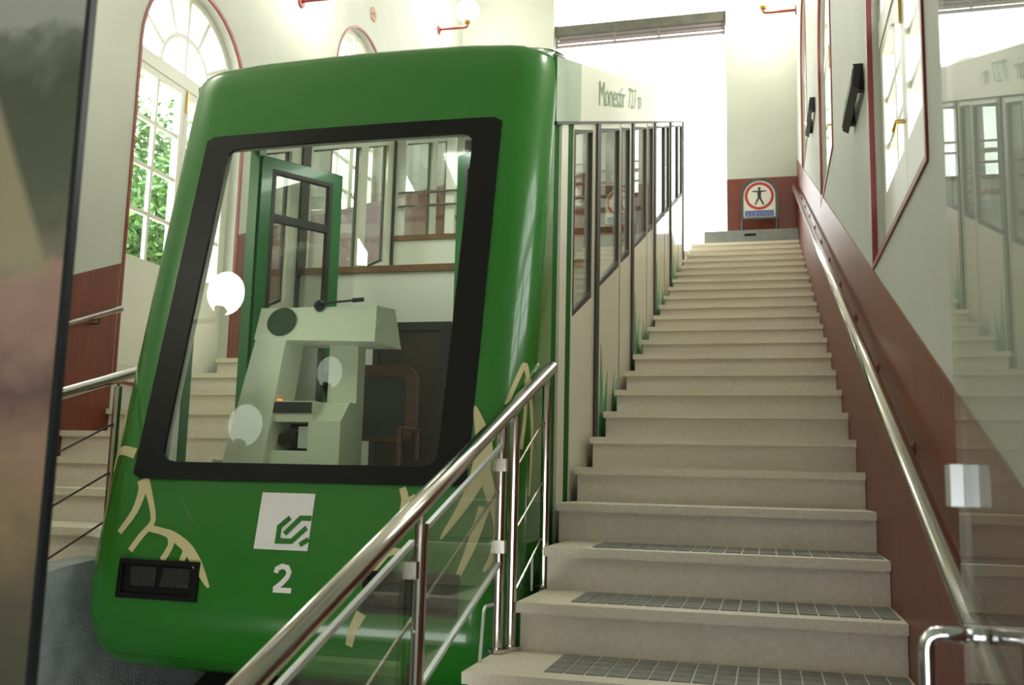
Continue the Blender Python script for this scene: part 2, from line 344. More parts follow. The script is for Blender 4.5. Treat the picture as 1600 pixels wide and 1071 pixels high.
# ------------------------------------------------------------------ windows
def make_window(name, side, yc, hw, z0, zs, panel, rows, label):
    """side -1: in the left wall, 1: in the right wall. Arched double casement with fanlight."""
    s = side; xf = XL if s < 0 else XR
    e = shell(name, label, (xf, yc, z0))
    xa, xb = (xf - 0.17, xf - 0.11) if s < 0 else (xf + 0.05, xf + 0.11)
    # red architrave painted round the opening
    def outline(h, zb): return [(yc + h, zb)] + archpts(yc, h, zs, 20) + [(yc - h, zb)]
    xt = (xf - 0.015, xf + 0.009) if s < 0 else (xf - 0.009, xf + 0.015)
    obj('architrave', ring(outline(hw + 0.024, z0 - 0.024), outline(hw - 0.004, z0), 'x', *xt), 'trimred', e)
    obj('frame', ring(outline(hw - 0.002, z0 + 0.001), outline(hw - 0.06, z0 + 0.06), 'x', xa, xb), 'whitewood', e)
    obj('transom', box(xa - 0.01, xb + 0.01, yc - hw + 0.05, yc + hw - 0.05, zs - 0.09, zs + 0.03), 'whitewood', e, bevel=0.008)
    ri = hw * 0.45; R = hw - 0.05
    xm0, xm1 = xa + 0.012, xb - 0.012
    n = 16; o_ = [(yc + (ri + 0.019) * math.cos(PI * i / n), zs + 0.03 + (ri + 0.019) * math.sin(PI * i / n)) for i in range(n + 1)]
    i_ = [(yc + (ri - 0.019) * math.cos(PI * i / n), zs + 0.03 + (ri - 0.019) * math.sin(PI * i / n)) for i in range(n + 1)]
    obj('fan_arc', prism(o_ + i_[::-1], 'x', xm0, xm1), 'whitewood', e)
    for ang in (30, 65, 90, 115, 150):
        a = math.radians(ang); c, d = math.cos(a), math.sin(a); w = 0.017
        r0 = 0.0 if ang == 90 else ri
        q = [(yc + r0 * c - w * d, zs + r0 * d + w * c), (yc + R * c - w * d, zs + R * d + w * c), (yc + R * c + w * d, zs + R * d - w * c), (yc + r0 * c + w * d, zs + r0 * d - w * c)]
        obj('fan_spoke', prism(q, 'x', xm0 + 0.002, xm1 - 0.002), 'whitewood', e)
    xg = (xa + xb) / 2
    def sector(a0, a1, r0, r1):
        k = 5; A_ = [math.radians(a0 + (a1 - a0) * q / k) for q in range(k + 1)]
        P = [(yc + r1 * math.cos(a), zs + 0.025 + (r1 - 0.025) * math.sin(a)) for a in A_]
        return P + ([(yc + r0 * math.cos(a), zs + 0.025 + (r0 - 0.025) * math.sin(a)) for a in A_[::-1]] if r0 else [(yc, zs + 0.025)])
    fa = [0, 30, 65, 90, 115, 150, 180]
    for a0, a1 in zip(fa, fa[1:]): obj('fan_pane', prism(sector(a0, a1, ri, R), 'x', xg - 0.002, xg + 0.002), 'glass', e)
    for a0, a1 in ((0, 90), (90, 180)): obj('fan_pane', prism(sector(a0, a1, 0, ri), 'x', xg - 0.002, xg + 0.002), 'glass', e)
    for sg in (-1, 1):
        ya, yb = (yc - hw + 0.062, yc - 0.003) if sg < 0 else (yc + 0.003, yc + hw - 0.062)
        za, zb = z0 + 0.062, zs - 0.092; st = 0.055; zp = z0 + panel
        lf = obj('casement', ring([(ya, za), (yb, za), (yb, zb), (ya, zb)], [(ya + st, zp), (yb - st, zp), (yb - st, zb - st), (ya + st, zb - st)], 'x', xa - 0.004, xb + 0.004), 'whitewood', e)
        if panel > 0.3:
            px = xb + 0.004 if s < 0 else xa - 0.010
            obj('panel', box(px, px + 0.006, ya + st, yb - st, za + 0.08, zp - 0.09), 'whitewood', lf, bevel=0.004).location = -Vector(e['_org']) * 0
        ym = (ya + yb) / 2
        obj('muntin', box(xm0, xm1, ym - 0.016, ym + 0.016, zp, zb - st), 'whitewood', lf)
        hgt = (zb - st - zp) / rows
        for i in range(1, rows): obj('muntin', box(xm0 + 0.001, xm1 - 0.001, ya + st, yb - st, zp + hgt * i - 0.016, zp + hgt * i + 0.016), 'whitewood', lf)
        for i in range(rows):
            for (u0, u1) in ((ya + st, ym - 0.012), (ym + 0.012, yb - st)):
                obj('pane', box(xg - 0.002, xg + 0.002, u0, u1, zp + hgt * i + (0.012 if i else 0), zp + hgt * (i + 1) - (0.012 if i < rows - 1 else 0)), 'glass', lf)
        if sg > 0:
            hx = xb + 0.004 if s < 0 else xa - 0.004; dx = 0.03 if s < 0 else -0.03; hz = za + (zb - za) * .36
            bm = tube([(hx, ya + 0.025, hz), (hx + dx, ya + 0.025, hz), (hx + dx, ya + 0.10, hz - 0.01)], 0.009, 8)
            obj('handle', bm, 'brass', lf)
            obj('bolt', box(min(hx, hx + dx * 0.4), max(hx, hx + dx * 0.4), ya + 0.012, ya + 0.036, zb - 0.20, zb - 0.01), 'brass', lf)
    return e
def fix_children(e):
    """sub-parts were built in world space: cancel the offset they inherit from the part above"""
    for c in e.children:
        for g in c.children: g.location = (0, 0, 0)
NAMES = ['window_1', 'window_2', 'window_3']
make_window('window_1', -1, *WIN_L[0], 1.02, 4, 'tall arched white french door nearest the lower left stairs')
w2 = make_window('window_2', -1, *WIN_L[1], 0.35, 4, 'arched window whose top shows above the car roof')
bm = bmesh.new()
for k in range(5):
    a = k * 2 * PI / 5 + .3; tube([(XL + .001, 6.95 + .055 * math.cos(a), 6.33 + .055 * math.sin(a)), (XL + .014, 6.95 + .055 * math.cos(a), 6.33 + .055 * math.sin(a))], .042, 10, bm)
obj('plaster_rosette', bm, 'rosette', w2)
make_window('window_3', 1, *WIN_R[0], 0.30, 3, 'large red-edged arched window nearest the glass door')
make_window('window_4', 1, *WIN_R[1], 0.30, 3, 'second red-edged arched window along the handrail wall')
make_window('window_5', 1, *WIN_R[2], 0.30, 3, 'arched window furthest up the handrail wall')

# ------------------------------------------------------------------ the car
XC, HW, FA = -2.62, 1.074, 0.844
RX_, BOW = HW - FA, 0.02
PZ = [-.42, -.38, -.30, -.15, .1, .486, 2.355, 2.9]; PYV = [.45, .34, .245, .17, .19, .273, .712, .84]
def interp(x, X, Y):
    if x <= X[0]: return Y[0]
    for i in range(len(X) - 1):
        if x <= X[i + 1]: return Y[i] + (Y[i + 1] - Y[i]) * (x - X[i]) / (X[i + 1] - X[i])
    return Y[-1]
def yfz(z): return interp(z, PZ, PYV)
def ryz(z): return interp(z, [.4, 2.4], [.23, .18])
def crown(x): return interp(abs(x), [0, .6, .85, .97, 1.03, 1.06, 1.074], [.125, .115, .095, .075, .05, .028, 0.0])
def ztop(x, y): return 2.40 + CS * y + crown(x)
def S(u, z, off=0.0):
    """point of the rounded car front: u runs round the plan outline from the centre line"""
    s = 1 if u >= 0 else -1; u = abs(u); y0 = yfz(z)
    if u <= FA: px, py, nx, ny = u, y0 + BOW * (u / FA) ** 2, 0, -1
    elif u <= FA + .36:
        t = (u - FA) / .36 * PI / 2; r = ryz(z)
        px, py, nx, ny = FA + RX_ * math.sin(t), y0 + BOW + r * (1 - math.cos(t)), math.sin(t), -math.cos(t)
    else: px, py, nx, ny = HW, y0 + BOW + ryz(z) + (u - FA - .36), 1, 0
    return Vector((XC + s * (px + off * nx), py + off * ny, z))
car = thing('funicular_car', 'green and cream funicular car numbered 2 between the two stair flights', 'funicular car', (XC, 0.3, -0.42))
YD = 0.92                                                         # where the side panels start
def front_shell(off, mname, name, zmax=None):
    bm = bmesh.new()
    us = [-.84 + .07 * i for i in range(25)]
    us = sorted(set([round(v, 4) for v in us] + [-.70, .70, -.844, .844] + [s * (.844 + .36 * i / 10) for s in (-1, 1) for i in range(1, 11)]))
    zs = [-.42, -.40, -.38, -.34, -.30, -.25, -.2, -.15, -.05, .1, .25, .4, .486, .57, .8, 1.1, 1.4, 1.7, 2.0, 2.27, 2.355, 2.45]
    rows = []
    def ends(p):                                                   # straight run of the sides back to the door post
        return max(YD, p.y)
    for z in zs:
        row = []
        p = S(-1.204, z, off); row.append(Vector((p.x, max(YD, p.y + .001), z)))
        row += [S(u, z, off) for u in us]
        p = S(1.204, z, off); row.append(Vector((p.x, max(YD, p.y + .001), z)))
        rows.append(row)
    # upper rows are sheared into the roof line, then rolled over the edge
    for t, inset in ((.3, 0), (.6, 0), (.85, 0), (.94, .008), (.985, .025), (1.0, .055)):
        row = []
        for i, b in enumerate(rows[zs.index(2.45)]):
            zz = b.z
            for _ in range(4):
                u = ([-1.204] + us + [1.204])[i]
                q = S(u, zz, off); q.y = max(q.y, YD) if i in (0, len(us) + 1) else q.y
                zt = ztop(q.x - XC, q.y) + off * 0.3; zz = 2.45 + (zt - 2.45) * t
            q.z = zz; q.y += inset * (1 if abs(u) < 1.1 else 0); q.x += (XC - q.x) / abs(XC - q.x + 1e-9) * inset * (1 if abs(u) > .95 else 0)
            row.append(q)
        rows.append(row)
    V = [[bm.verts.new(p) for p in r] for r in rows]
    iz0, iz1 = zs.index(.57), zs.index(2.27); full = [-9] + us + [9]
    for j in range(len(V) - 1):
        for i in range(len(V[0]) - 1):
            if iz0 <= j < iz1 and full[i] >= -.7001 and full[i + 1] <= .7001: continue
            bm.faces.new((V[j][i], V[j][i + 1], V[j + 1][i + 1], V[j + 1][i]))
    # cap joining the rolled edge to the roof
    last = V[-1]; back = []
    for p in last:
        x = p.co.x; back.append(bm.verts.new((x, 1.20, ztop(x - XC, 1.20) - 0.002 + off * .3)))
    for i in range(len(last) - 1): bm.faces.new((last[i], last[i + 1], back[i + 1], back[i]))
    # closed underside
    bm.faces.new([v for v in V[0]][::-1])
    return obj(name, bm, mname, car, smooth=True)
front_shell(0.0, 'green', 'front_shell')['label'] = 'glossy green rounded front with raked face'
front_shell(-0.045, 'lining', 'cab_lining')
# windscreen surround and pane, following the curved face
def rrect(hw, z0, z1, r, n=6, base=None):
    P = []
    for cx, cz, a0 in ((hw - r, z1 - r, 0), (-hw + r, z1 - r, 90), (-hw + r, z0 + r, 180), (hw - r, z0 + r, 270)):
        for i in range(n + 1):
            a = math.radians(a0 + 90 * i / n); P.append((cx + r * math.cos(a), cz + r * math.sin(a)))
    return P
def dens(P, k=6):
    Q = []
    for i in range(len(P)):
        a, b = P[i], P[(i + 1) % len(P)]; d = math.dist(a, b); m = max(1, int(d / 0.12))
        Q += [(a[0] + (b[0] - a[0]) * j / m, a[1] + (b[1] - a[1]) * j / m) for j in range(m)]
    return Q
def on_front_ring(outer, inner, t, lift, name, m):
    bm = bmesh.new(); n = len(outer); L = []
    for off in (lift, lift - t):
        for P in (outer, inner): L.append([bm.verts.new(S(u, z, off)) for u, z in P])
    for i in range(n):
        j = (i + 1) % n
        bm.faces.new((L[0][i], L[0][j], L[1][j], L[1][i])); bm.faces.new((L[2][i], L[3][i], L[3][j], L[2][j]))
        bm.faces.new((L[0][i], L[2][i], L[2][j], L[0][j])); bm.faces.new((L[1][i], L[1][j], L[3][j], L[3][i]))
    return obj(name, bm, m, car)
N = 6
def resample(P, n=96):
    d = [0]
    for i in range(len(P)): d.append(d[-1] + math.dist(P[i], P[(i + 1) % len(P)]))
    out = []
    for k in range(n):
        t = d[-1] * k / n; i = max(j for j in range(len(P)) if d[j] <= t + 1e-9); f = (t - d[i]) / max(1e-9, d[i + 1] - d[i])
        a, b = P[i], P[(i + 1) % len(P)]; out.append((a[0] + (b[0] - a[0]) * f, a[1] + (b[1] - a[1]) * f))
    return out
def polar(P, c, n=120):
    """resample an outline by angle about c so that two outlines pair up"""
    out = []
    for k in range(n):
        a = 2 * PI * k / n; dx, dz = math.cos(a), math.sin(a); best = None
        for i in range(len(P)):
            (x0, z0), (x1, z1) = P[i], P[(i + 1) % len(P)]; ex, ez = x1 - x0, z1 - z0
            det = dx * -ez + ex * dz
            if abs(det) < 1e-12: continue
            rx, rz = x0 - c[0], z0 - c[1]
            t = (rx * -ez + ex * rz) / det; s = (dx * rz - dz * rx) / det
            if t > 0 and -1e-6 <= s <= 1 + 1e-6 and (best is None or t > best): best = t
        out.append((c[0] + best * dx, c[1] + best * dz))
    return out
OUT = rrect(.842, .486, 2.355, .015, 2); INN = rrect(.70, .57, 2.27, .06)
C0 = (0, 1.42)
# make sure the outer corners are hit exactly
def polar_pair(o, i, c, n=160): return polar(o, c, n), polar(i, c, n)
PO, PI_ = polar_pair(OUT, INN, C0)
on_front_ring(PO, PI_, 0.02, 0.012, 'windscreen_surround', 'black')['label'] = 'broad black windscreen surround'
bm = bmesh.new(); gu = [-.70 + 1.40 * i / 14 for i in range(15)]; gz = [.57 + 1.70 * i / 10 for i in range(11)]
V = [[bm.verts.new(S(u, z, 0.004)) for u in gu] for z in gz]
for j in range(10):
    for i in range(14): bm.faces.new((V[j][i], V[j][i + 1], V[j + 1][i + 1], V[j + 1][i]))
obj('windscreen', bm, 'windscreen', car, smooth=True)['label'] = 'large clear windscreen'
# flat work laid on the front: emblem, number, headlights, leaf ornament
def on_front_poly(pts, lift, name, m, parent, thick=0.004):
    bm = bmesh.new(); a = [bm.verts.new(S(u, z, lift)) for u, z in pts]; b = [bm.verts.new(S(u, z, lift - thick)) for u, z in pts]
    bm.faces.new(a); bm.faces.new(b[::-1]); n = len(pts)
    for i in range(n): bm.faces.new((a[i], b[i], b[(i + 1) % n], a[(i + 1) % n]))
    return obj(name, bm, m, parent)
def sub(o, part):
    """o was parented to a part whose mesh is in world space"""
    o.location = (0, 0, 0); return o
EM = on_front_poly([(-.128, .185), (.137, .185), (.137, .437), (-.128, .437)], 0.004, 'emblem', 'white', car)
EM['label'] = 'white square emblem with green angular letter bands'
def em(x, y):                                                     # emblem design coordinates 0..1
    return (-.128 + .265 * x, .437 - .252 * y)
BANDS = [[(.50, .40), (.66, .40), (.47, .60), (.47, .74), (.74, .74), (.93, .555), (.93, .51), (.865, .51), (.55, .82), (.70, .90), (.38, .895), (.38, .56)],
         ]
def strip(pts, w, name, m, parent, lift):
    bm = bmesh.new(); L, R_ = [], []
    for i, (x, y) in enumerate(pts):
        a = pts[max(0, i - 1)]; b = pts[min(len(pts) - 1, i + 1)]; dx, dy = b[0] - a[0], b[1] - a[1]; d = math.hypot(dx, dy) or 1
        ww = w[i] if isinstance(w, (list, tuple)) else w
        k = 1.0
        if 0 < i < len(pts) - 1:
            v1 = (x - a[0], y - a[1]); v2 = (b[0] - x, b[1] - y); c = (v1[0] * v2[0] + v1[1] * v2[1]) / ((math.hypot(*v1) * math.hypot(*v2)) or 1)
            k = 1 / max(.5, math.sqrt(max(0, (1 + c) / 2)))
        nx, ny = -dy / d * ww / 2 * k, dx / d * ww / 2 * k
        L.append((x + nx, y + ny)); R_.append((x - nx, y - ny))
    va = [bm.verts.new(S(u, z, lift)) for u, z in L]; vb = [bm.verts.new(S(u, z, lift)) for u, z in R_]
    wa = [bm.verts.new(S(u, z, lift - .004)) for u, z in L]; wb = [bm.verts.new(S(u, z, lift - .004)) for u, z in R_]
    for i in range(len(pts) - 1):
        bm.faces.new((va[i], vb[i], vb[i + 1], va[i + 1])); bm.faces.new((wa[i], wa[i + 1], wb[i + 1], wb[i]))
        bm.faces.new((va[i], va[i + 1], wa[i + 1], wa[i])); bm.faces.new((vb[i], wb[i], wb[i + 1], vb[i + 1]))
    bm.faces.new((va[0], wa[0], wb[0], vb[0])); bm.faces.new((va[-1], vb[-1], wb[-1], wa[-1]))
    return obj(name, bm, m, parent)
ew = .0235
for P in ([(.60, .435), (.425, .60), (.425, .845), (.69, .845), (.93, .60)], [(.995, .435), (.80, .435), (.54, .72)], [(.995, .80), (.85, .90)]):
    sub(strip([em(*q) for q in P], ew, 'emblem_band', 'green', EM, 0.007), EM)
# numeral 2
T2 = [(-.038, .088), (-.034, .105), (-.012, .117), (.014, .112), (.026, .092), (.020, .072), (-.004, .045), (-.040, .016)]
num = strip([(u + .038, z - .002) for u, z in T2], .022, 'numeral', 'white', car, 0.004); num['label'] = 'white painted numeral 2'
sub(strip([(-.006, .012), (.082, .012)], .022, 'numeral_foot', 'white', num, 0.0045), num)
for uc in (-.60, .635):
    h = on_front_ring([(uc - .215, -.062), (uc + .215, -.062), (uc + .215, .115), (uc - .215, .115)], [(uc - .19, -.04), (uc + .19, -.04), (uc + .19, .095), (uc - .19, .095)], .03, .014, 'headlight_frame', 'black')
    hb = on_front_poly([(uc - .192, -.042), (uc + .192, -.042), (uc + .192, .097), (uc - .192, .097)], .003, 'headlight_back', 'black', car)
    for q in (-1, 1):
        sub(on_front_poly([(uc + q * .09 - .075 + (.02 if q < 0 else 0), -.005), (uc + q * .09 + .08, -.005), (uc + q * .09 + .08, .082), (uc + q * .09 - .06, .082)], .008, 'headlight_lens', 'lampglass', hb), hb)
ORN = {'b1': ([(-0.79, .48), (-.775, .43), (-.795, .33), (-.855, .23)], [.05, .045, .035, .028]),
       'b2': ([(-.775, .485), (-.725, .40), (-.685, .31), (-.69, .27), (-.73, .22), (-.775, .15)], [.05, .03, .026, .028, .03, .03]),
       'b3': ([(-.69, .255), (-.62, .243), (-.56, .225), (-.47, .175), (-.40, .10), (-.33, .005)], [.03, .03, .04, .045, .05, .012]),
       'b4': ([(-.57, .22), (-.56, .18), (-.59, .115)], [.03, .03, .03]), 'b5': ([(-.47, .175), (-.485, .115)], [.03, .03]),
       'l1': ([(-.86, .605), (-.95, .62), (-1.03, .60), (-1.06, .52)], [.05, .045, .03, .03]), 'l2': ([(-1.07, .86), (-1.03, .74), (-1.03, .61)], [.012, .035, .035]),
       'r1': ([(.55, .475), (.57, .41), (.55, .29), (.50, .19), (.455, .115)], [.03, .035, .04, .05, .03]), 'r3': ([(.505, .185), (.55, .20), (.60, .195)], [.03, .03, .012]), 'r2': ([(.57, .41), (.615, .44)], [.03, .02]),
       'r4': ([(.845, .85), (.90, .69), (.90, .57), (.85, .43), (.75, .26)], [.012, .075, .08, .05, .01]), 'r5': ([(.90, .62), (.94, .49), (1.0, .33), (.99, .21), (.95, .13)], [.05, .05, .045, .035, .01]), 'r6': ([(.93, .40), (.89, .24), (.84, .10)], [.05, .04, .02]),
       'r7': ([(.99, .86), (1.03, .97), (1.07, 1.05), (1.10, 1.00), (1.15, .85), (1.19, .68), (1.20, .45)], [.02, .025, .03, .03, .03, .03, .02]), 'r9': ([(1.09, .99), (1.10, .82), (1.09, .66)], [.02, .022, .02]), 'r8': ([(.42, -.065), (.39, -.13), (.36, -.21)], [.05, .04, .03])}
for k, (P, w) in ORN.items():
    # smooth the polyline a little
    Q, W_ = [], []
    for i in range(len(P) - 1):
        p0 = P[max(0, i - 1)]; p1 = P[i]; p2 = P[i + 1]; p3 = P[min(len(P) - 1, i + 2)]
        for j in range(4):
            t = j / 4; h = lambda a, b, c, d: .5 * (2 * b + (c - a) * t + (2 * a - 5 * b + 4 * c - d) * t * t + (3 * b - a - 3 * c + d) * t ** 3)
            Q.append((h(p0[0], p1[0], p2[0], p3[0]), h(p0[1], p1[1], p2[1], p3[1]))); W_.append(w[i] + (w[i + 1] - w[i]) * t)
    Q.append(P[-1]); W_.append(w[-1])
    strip(Q, W_, 'leaf_ornament', 'decal', car, 0.004)
# roof: green start, cream rest
def roof(y0, y1, name, m):
    bm = bmesh.new(); xs = [-1.074, -1.06, -1.03, -.97, -.85, -.6, -.3, 0, .3, .6, .85, .97, 1.03, 1.06, 1.074]
    n = max(2, int((y1 - y0) / .8)); V = []
    for i in range(n + 1):
        y = y0 + (y1 - y0) * i / n; V.append([bm.verts.new((XC + x, y, ztop(x, y))) for x in xs])
    for i in range(n):
        for j in range(len(xs) - 1): bm.faces.new((V[i][j], V[i][j + 1], V[i + 1][j + 1], V[i + 1][j]))
    return obj(name, bm, m, car, smooth=True)
YG, YC_END = 1.64, 9.15
roof(1.19, YG, 'roof', 'green'); roof(YG, YC_END, 'roof', 'cream')
obj('roof_vent', hexa([(XC - .5, 3.2, ztop(0, 3.2) - .02), (XC + .5, 3.2, ztop(0, 3.2) - .02), (XC + .5, 5.0, ztop(0, 5.0) - .02), (XC - .5, 5.0, ztop(0, 5.0) - .02), (XC - .45, 3.3, ztop(0, 3.3) + .05), (XC + .45, 3.3, ztop(0, 3.3) + .05), (XC + .45, 4.9, ztop(0, 4.9) + .05), (XC - .45, 4.9, ztop(0, 4.9) + .05)]), 'cream', car)
# sides
BAND = lambda y: 2.035 + CS * y
HEAD = lambda y: 1.975 + CS * y
SILL = lambda y: 0.885 + SL * y
BOT = lambda y: SL * y - 0.42
def side_quad(s, y0, y1, fl, fh, x_in, x_out, bm=None):
    a, b = (XC + s * (HW - x_in), XC + s * (HW + x_out))
    return prism([(y0, fl(y0)), (y1, fl(y1)), (y1, fh(y1)), (y0, fh(y0))], 'x', min(a, b), max(a, b), bm)
TOPS = lambda y: 2.40 + CS * y
GAPS = [2.24, 3.95, 5.61, 7.28, 9.07]
for s in (1, -1):
    obj('roof_band', side_quad(s, .95, YG, BAND, lambda y: TOPS(y) + .003, .04, .001), 'green', car)
    obj('roof_band', side_quad(s, YG, YC_END, BAND, lambda y: TOPS(y) + .003, .04, .001), 'cream', car)
    obj('drip_rail', side_quad(s, .93, YC_END, lambda y: BAND(y) - .012, lambda y: BAND(y) + .006, .02, .012), 'rubber', car)
    # entrance post group in front of the first window
    if s > 0:
        obj('corner_post', side_quad(s, .925, 1.09, BOT, BAND, .05, -.012), 'darkgreen', car)
        obj('door_post', side_quad(s, 1.09, 1.26, BOT, BAND, .05, .004), 'cream', car)
        obj('door_jamb', side_quad(s, 1.262, 1.30, BOT, BAND, .05, -.02), 'rubber', car)
        obj('door_jamb', side_quad(s, 1.30, 1.44, BOT, BAND, .05, -.006), 'darkgreen', car)
    else:
        obj('corner_post', side_quad(s, .925, 1.0, BOT, BAND, .05, -.012), 'doorgreen', car)
        obj('door_post', side_quad(s, 1.58, 1.66, BOT, BAND, .06, .004), 'doorgreen', car)
        obj('sill_panel', side_quad(s, 1.0, 1.58, BOT, lambda y: .25, .05, 0), 'green', car)
        obj('door_header', side_quad(s, 1.0, 1.58, lambda y: 2.62, BAND, .05, 0), 'cream', car)
    bays = []
    for i, g in enumerate(GAPS):
        st = (1.44 if s > 0 else 1.66) if i == 0 else GAPS[i - 1] + .06
        bays.append((st, g - .06, i))
    for (y0, y1, i) in bays:
        wins = [(y0 + .03, y1 - .14)] if i == 0 else [(y0 + .06, y0 + .90), (y0 + 1.04, y1 - .12)]
        bm = side_quad(s, y0, y1, BOT, SILL, .045, 0)
        side_quad(s, y0, y1, HEAD, lambda y: BAND(y) - .0, .045, 0, bm)
        ys = [y0] + [q for w in wins for q in w] + [y1]
        for a in range(0, len(ys), 2): side_quad(s, ys[a], ys[a + 1], SILL, HEAD, .045, 0, bm)
        pn = obj('side_panel', bm, 'cream', car)
        for w0, w1 in wins:
            obj('window_pane', side_quad(s, w0, w1, SILL, HEAD, .02, -.014), 'panelglass', car)
            a, b = XC + s * (HW - .02), XC + s * (HW + .003)
            o4 = [(w0 - .012, SILL(w0) - .018), (w1 + .012, SILL(w1) - .018), (w1 + .012, HEAD(w1) + .012), (w0 - .012, HEAD(w0) + .012)]
            i4 = [(w0 + .012, SILL(w0) + .02), (w1 - .012, SILL(w1) + .02), (w1 - .012, HEAD(w1) - .012), (w0 + .012, HEAD(w0) - .012)]
            obj('window_gasket', ring(o4, i4, 'x', min(a, b), max(a, b)), 'rubber', car)
        if i > 0: obj('door_seam', side_quad(s, y0 + .965, y0 + .978, BOT, lambda y: BAND(y) - .01, -.0, .002), 'rubber', car)
        obj('door_gasket', side_quad(s, y1, y1 + .12, BOT, BAND, .06, .014), 'rubber', car)
        # green blades growing up from the foot of the panel
        if i > 0 or s > 0:
            base = y0 + .02
            for (dy, h, w, lean) in ((.06, .62, .22, -.03), (.24, .40, .16, .10), (.62, .28, .10, .05), (.74, .20, .10, .06)):
                if base + dy + w > y1 or i == 0: continue
                ya = base + dy; zb = SL * ya - .12
                a, b = XC + s * HW, XC + s * (HW + .003)
                P = [(ya, zb - .25), (ya + w, zb - .25 + SL * w), (ya + w * .9, zb + h * .35), (ya + w * .5 + lean, zb + h), (ya + w * .2, zb + h * .4)]
                obj('leaf_ornament', prism(P, 'x', min(a, b), max(a, b)), 'panelgreen', car)
# rear end
obj('rear_wall', prism([(XC - HW + .01, BOT(9.1)), (XC + HW - .01, BOT(9.1)), (XC + HW - .01, SILL(9.1)), (XC - HW + .01, SILL(9.1))], 'y', 9.10, 9.14), 'cream', car)
obj('rear_pane', box(XC - HW + .05, XC + HW - .05, 9.11, 9.12, SILL(9.1), BAND(9.1)), 'panelglass', car)
obj('rear_header', box(XC - HW + .01, XC + HW - .01, 9.10, 9.14, BAND(9.1), TOPS(9.1)), 'cream', car)
# lettering on the roof band
def text_mesh(body, font_h):
    cu = bpy.data.curves.new('t', 'FONT'); cu.body = body; cu.size = font_h; cu.extrude = 0.0; cu.resolution_u = 3
    to = bpy.data.objects.new('t', cu); COL.objects.link(to); dg = bpy.context.evaluated_depsgraph_get(); dg.update()
    me = bpy.data.meshes.new_from_object(to.evaluated_get(dg)); bpy.data.objects.remove(to); return me
def letters(body, h, y0, y1, z0):
    full = max(v.co.x for v in text_mesh(body, h).vertices); k = (y1 - y0) / full
    root = None
    for i, c in enumerate(body):
        if c == ' ': continue
        x0 = min(v.co.x for v in text_mesh(body[:i + 1], h).vertices) if i == 0 else max(v.co.x for v in text_mesh(body[:i + 1], h).vertices)
        me = text_mesh(c, h); xm = max(v.co.x for v in me.vertices); xn = min(v.co.x for v in me.vertices)
        sh = (x0 - xm) if i else 0
        bm = bmesh.new(); bm.from_mesh(me)
        for v in bm.verts:
            y = y0 + (v.co.x + sh) * k; v.co = Vector((XC + HW + .004, y, z0(y) + v.co.y))
        o = obj('letter', bm, 'lettering', car)
letters('Monestir  727 m', .255, 2.25, 4.5, lambda y: 2.035 + CS * y + .115)
# interior: stepped floors, partitions, ceiling
starts = [.45] + GAPS
for i, g in enumerate(GAPS):
    z = SL * starts[i] + (.06 if i else -.02)
    obj('car_floor', box(XC - HW + .05, XC + HW - .05, starts[i] + (.0 if i else .1), g, z - .05, z), 'carfloor', car)
    if i < 4:
        zt = 1.03 + SL * g
        obj('partition_panel', box(XC - HW + .05, XC + HW - .05, g - .015, g + .015, z - .04, zt), 'lining', car)
        obj('partition_trim', box(XC - HW + .05, XC + HW - .05, g - .035, g + .03, zt, zt + .045), 'wood', car)
        obj('partition_pane', box(XC - HW + .05, XC + HW - .05, g - .004, g + .004, zt + .045, HEAD(g) + .08), 'glass', car)
        if i >= 1:
            for px in (XC - HW + .06, XC - .55, XC - .05, XC + .5, XC + HW - .16):
                obj('partition_post', box(px, px + .08, g - .02, g + .02, zt + .045, HEAD(g) + .14), 'lining', car)
            for dz in (.30, .42): obj('grab_rail', tube([(XC - HW + .1, g - .05, zt + dz), (XC + HW - .1, g - .05, zt + dz)], .014, 8), 'steel', car)
    obj('ceiling_lining', prism([(starts[i] + (.55 if i == 0 else 0), HEAD(starts[i] + (.55 if i == 0 else 0)) + .13), (g, HEAD(g) + .13), (g, HEAD(g) + .15), (starts[i] + (.55 if i == 0 else 0), HEAD(starts[i] + (.55 if i == 0 else 0)) + .15)], 'x', XC - HW + .05, XC + HW - .05), 'lining', car)
for i, g in enumerate(GAPS):
    ya, yb = (1.15, 1.95) if i == 0 else (starts[i] + .35, g - .35)
    zc = lambda y: HEAD(y) + .125
    tl = obj('added_light_strip', prism([(ya, zc(ya)), (yb, zc(yb)), (yb, zc(yb) - .03), (ya, zc(ya) - .03)], 'x', XC - .09, XC + .09), 'fillstrip', car)  # glowing strip added under each compartment ceiling to brighten the car inside
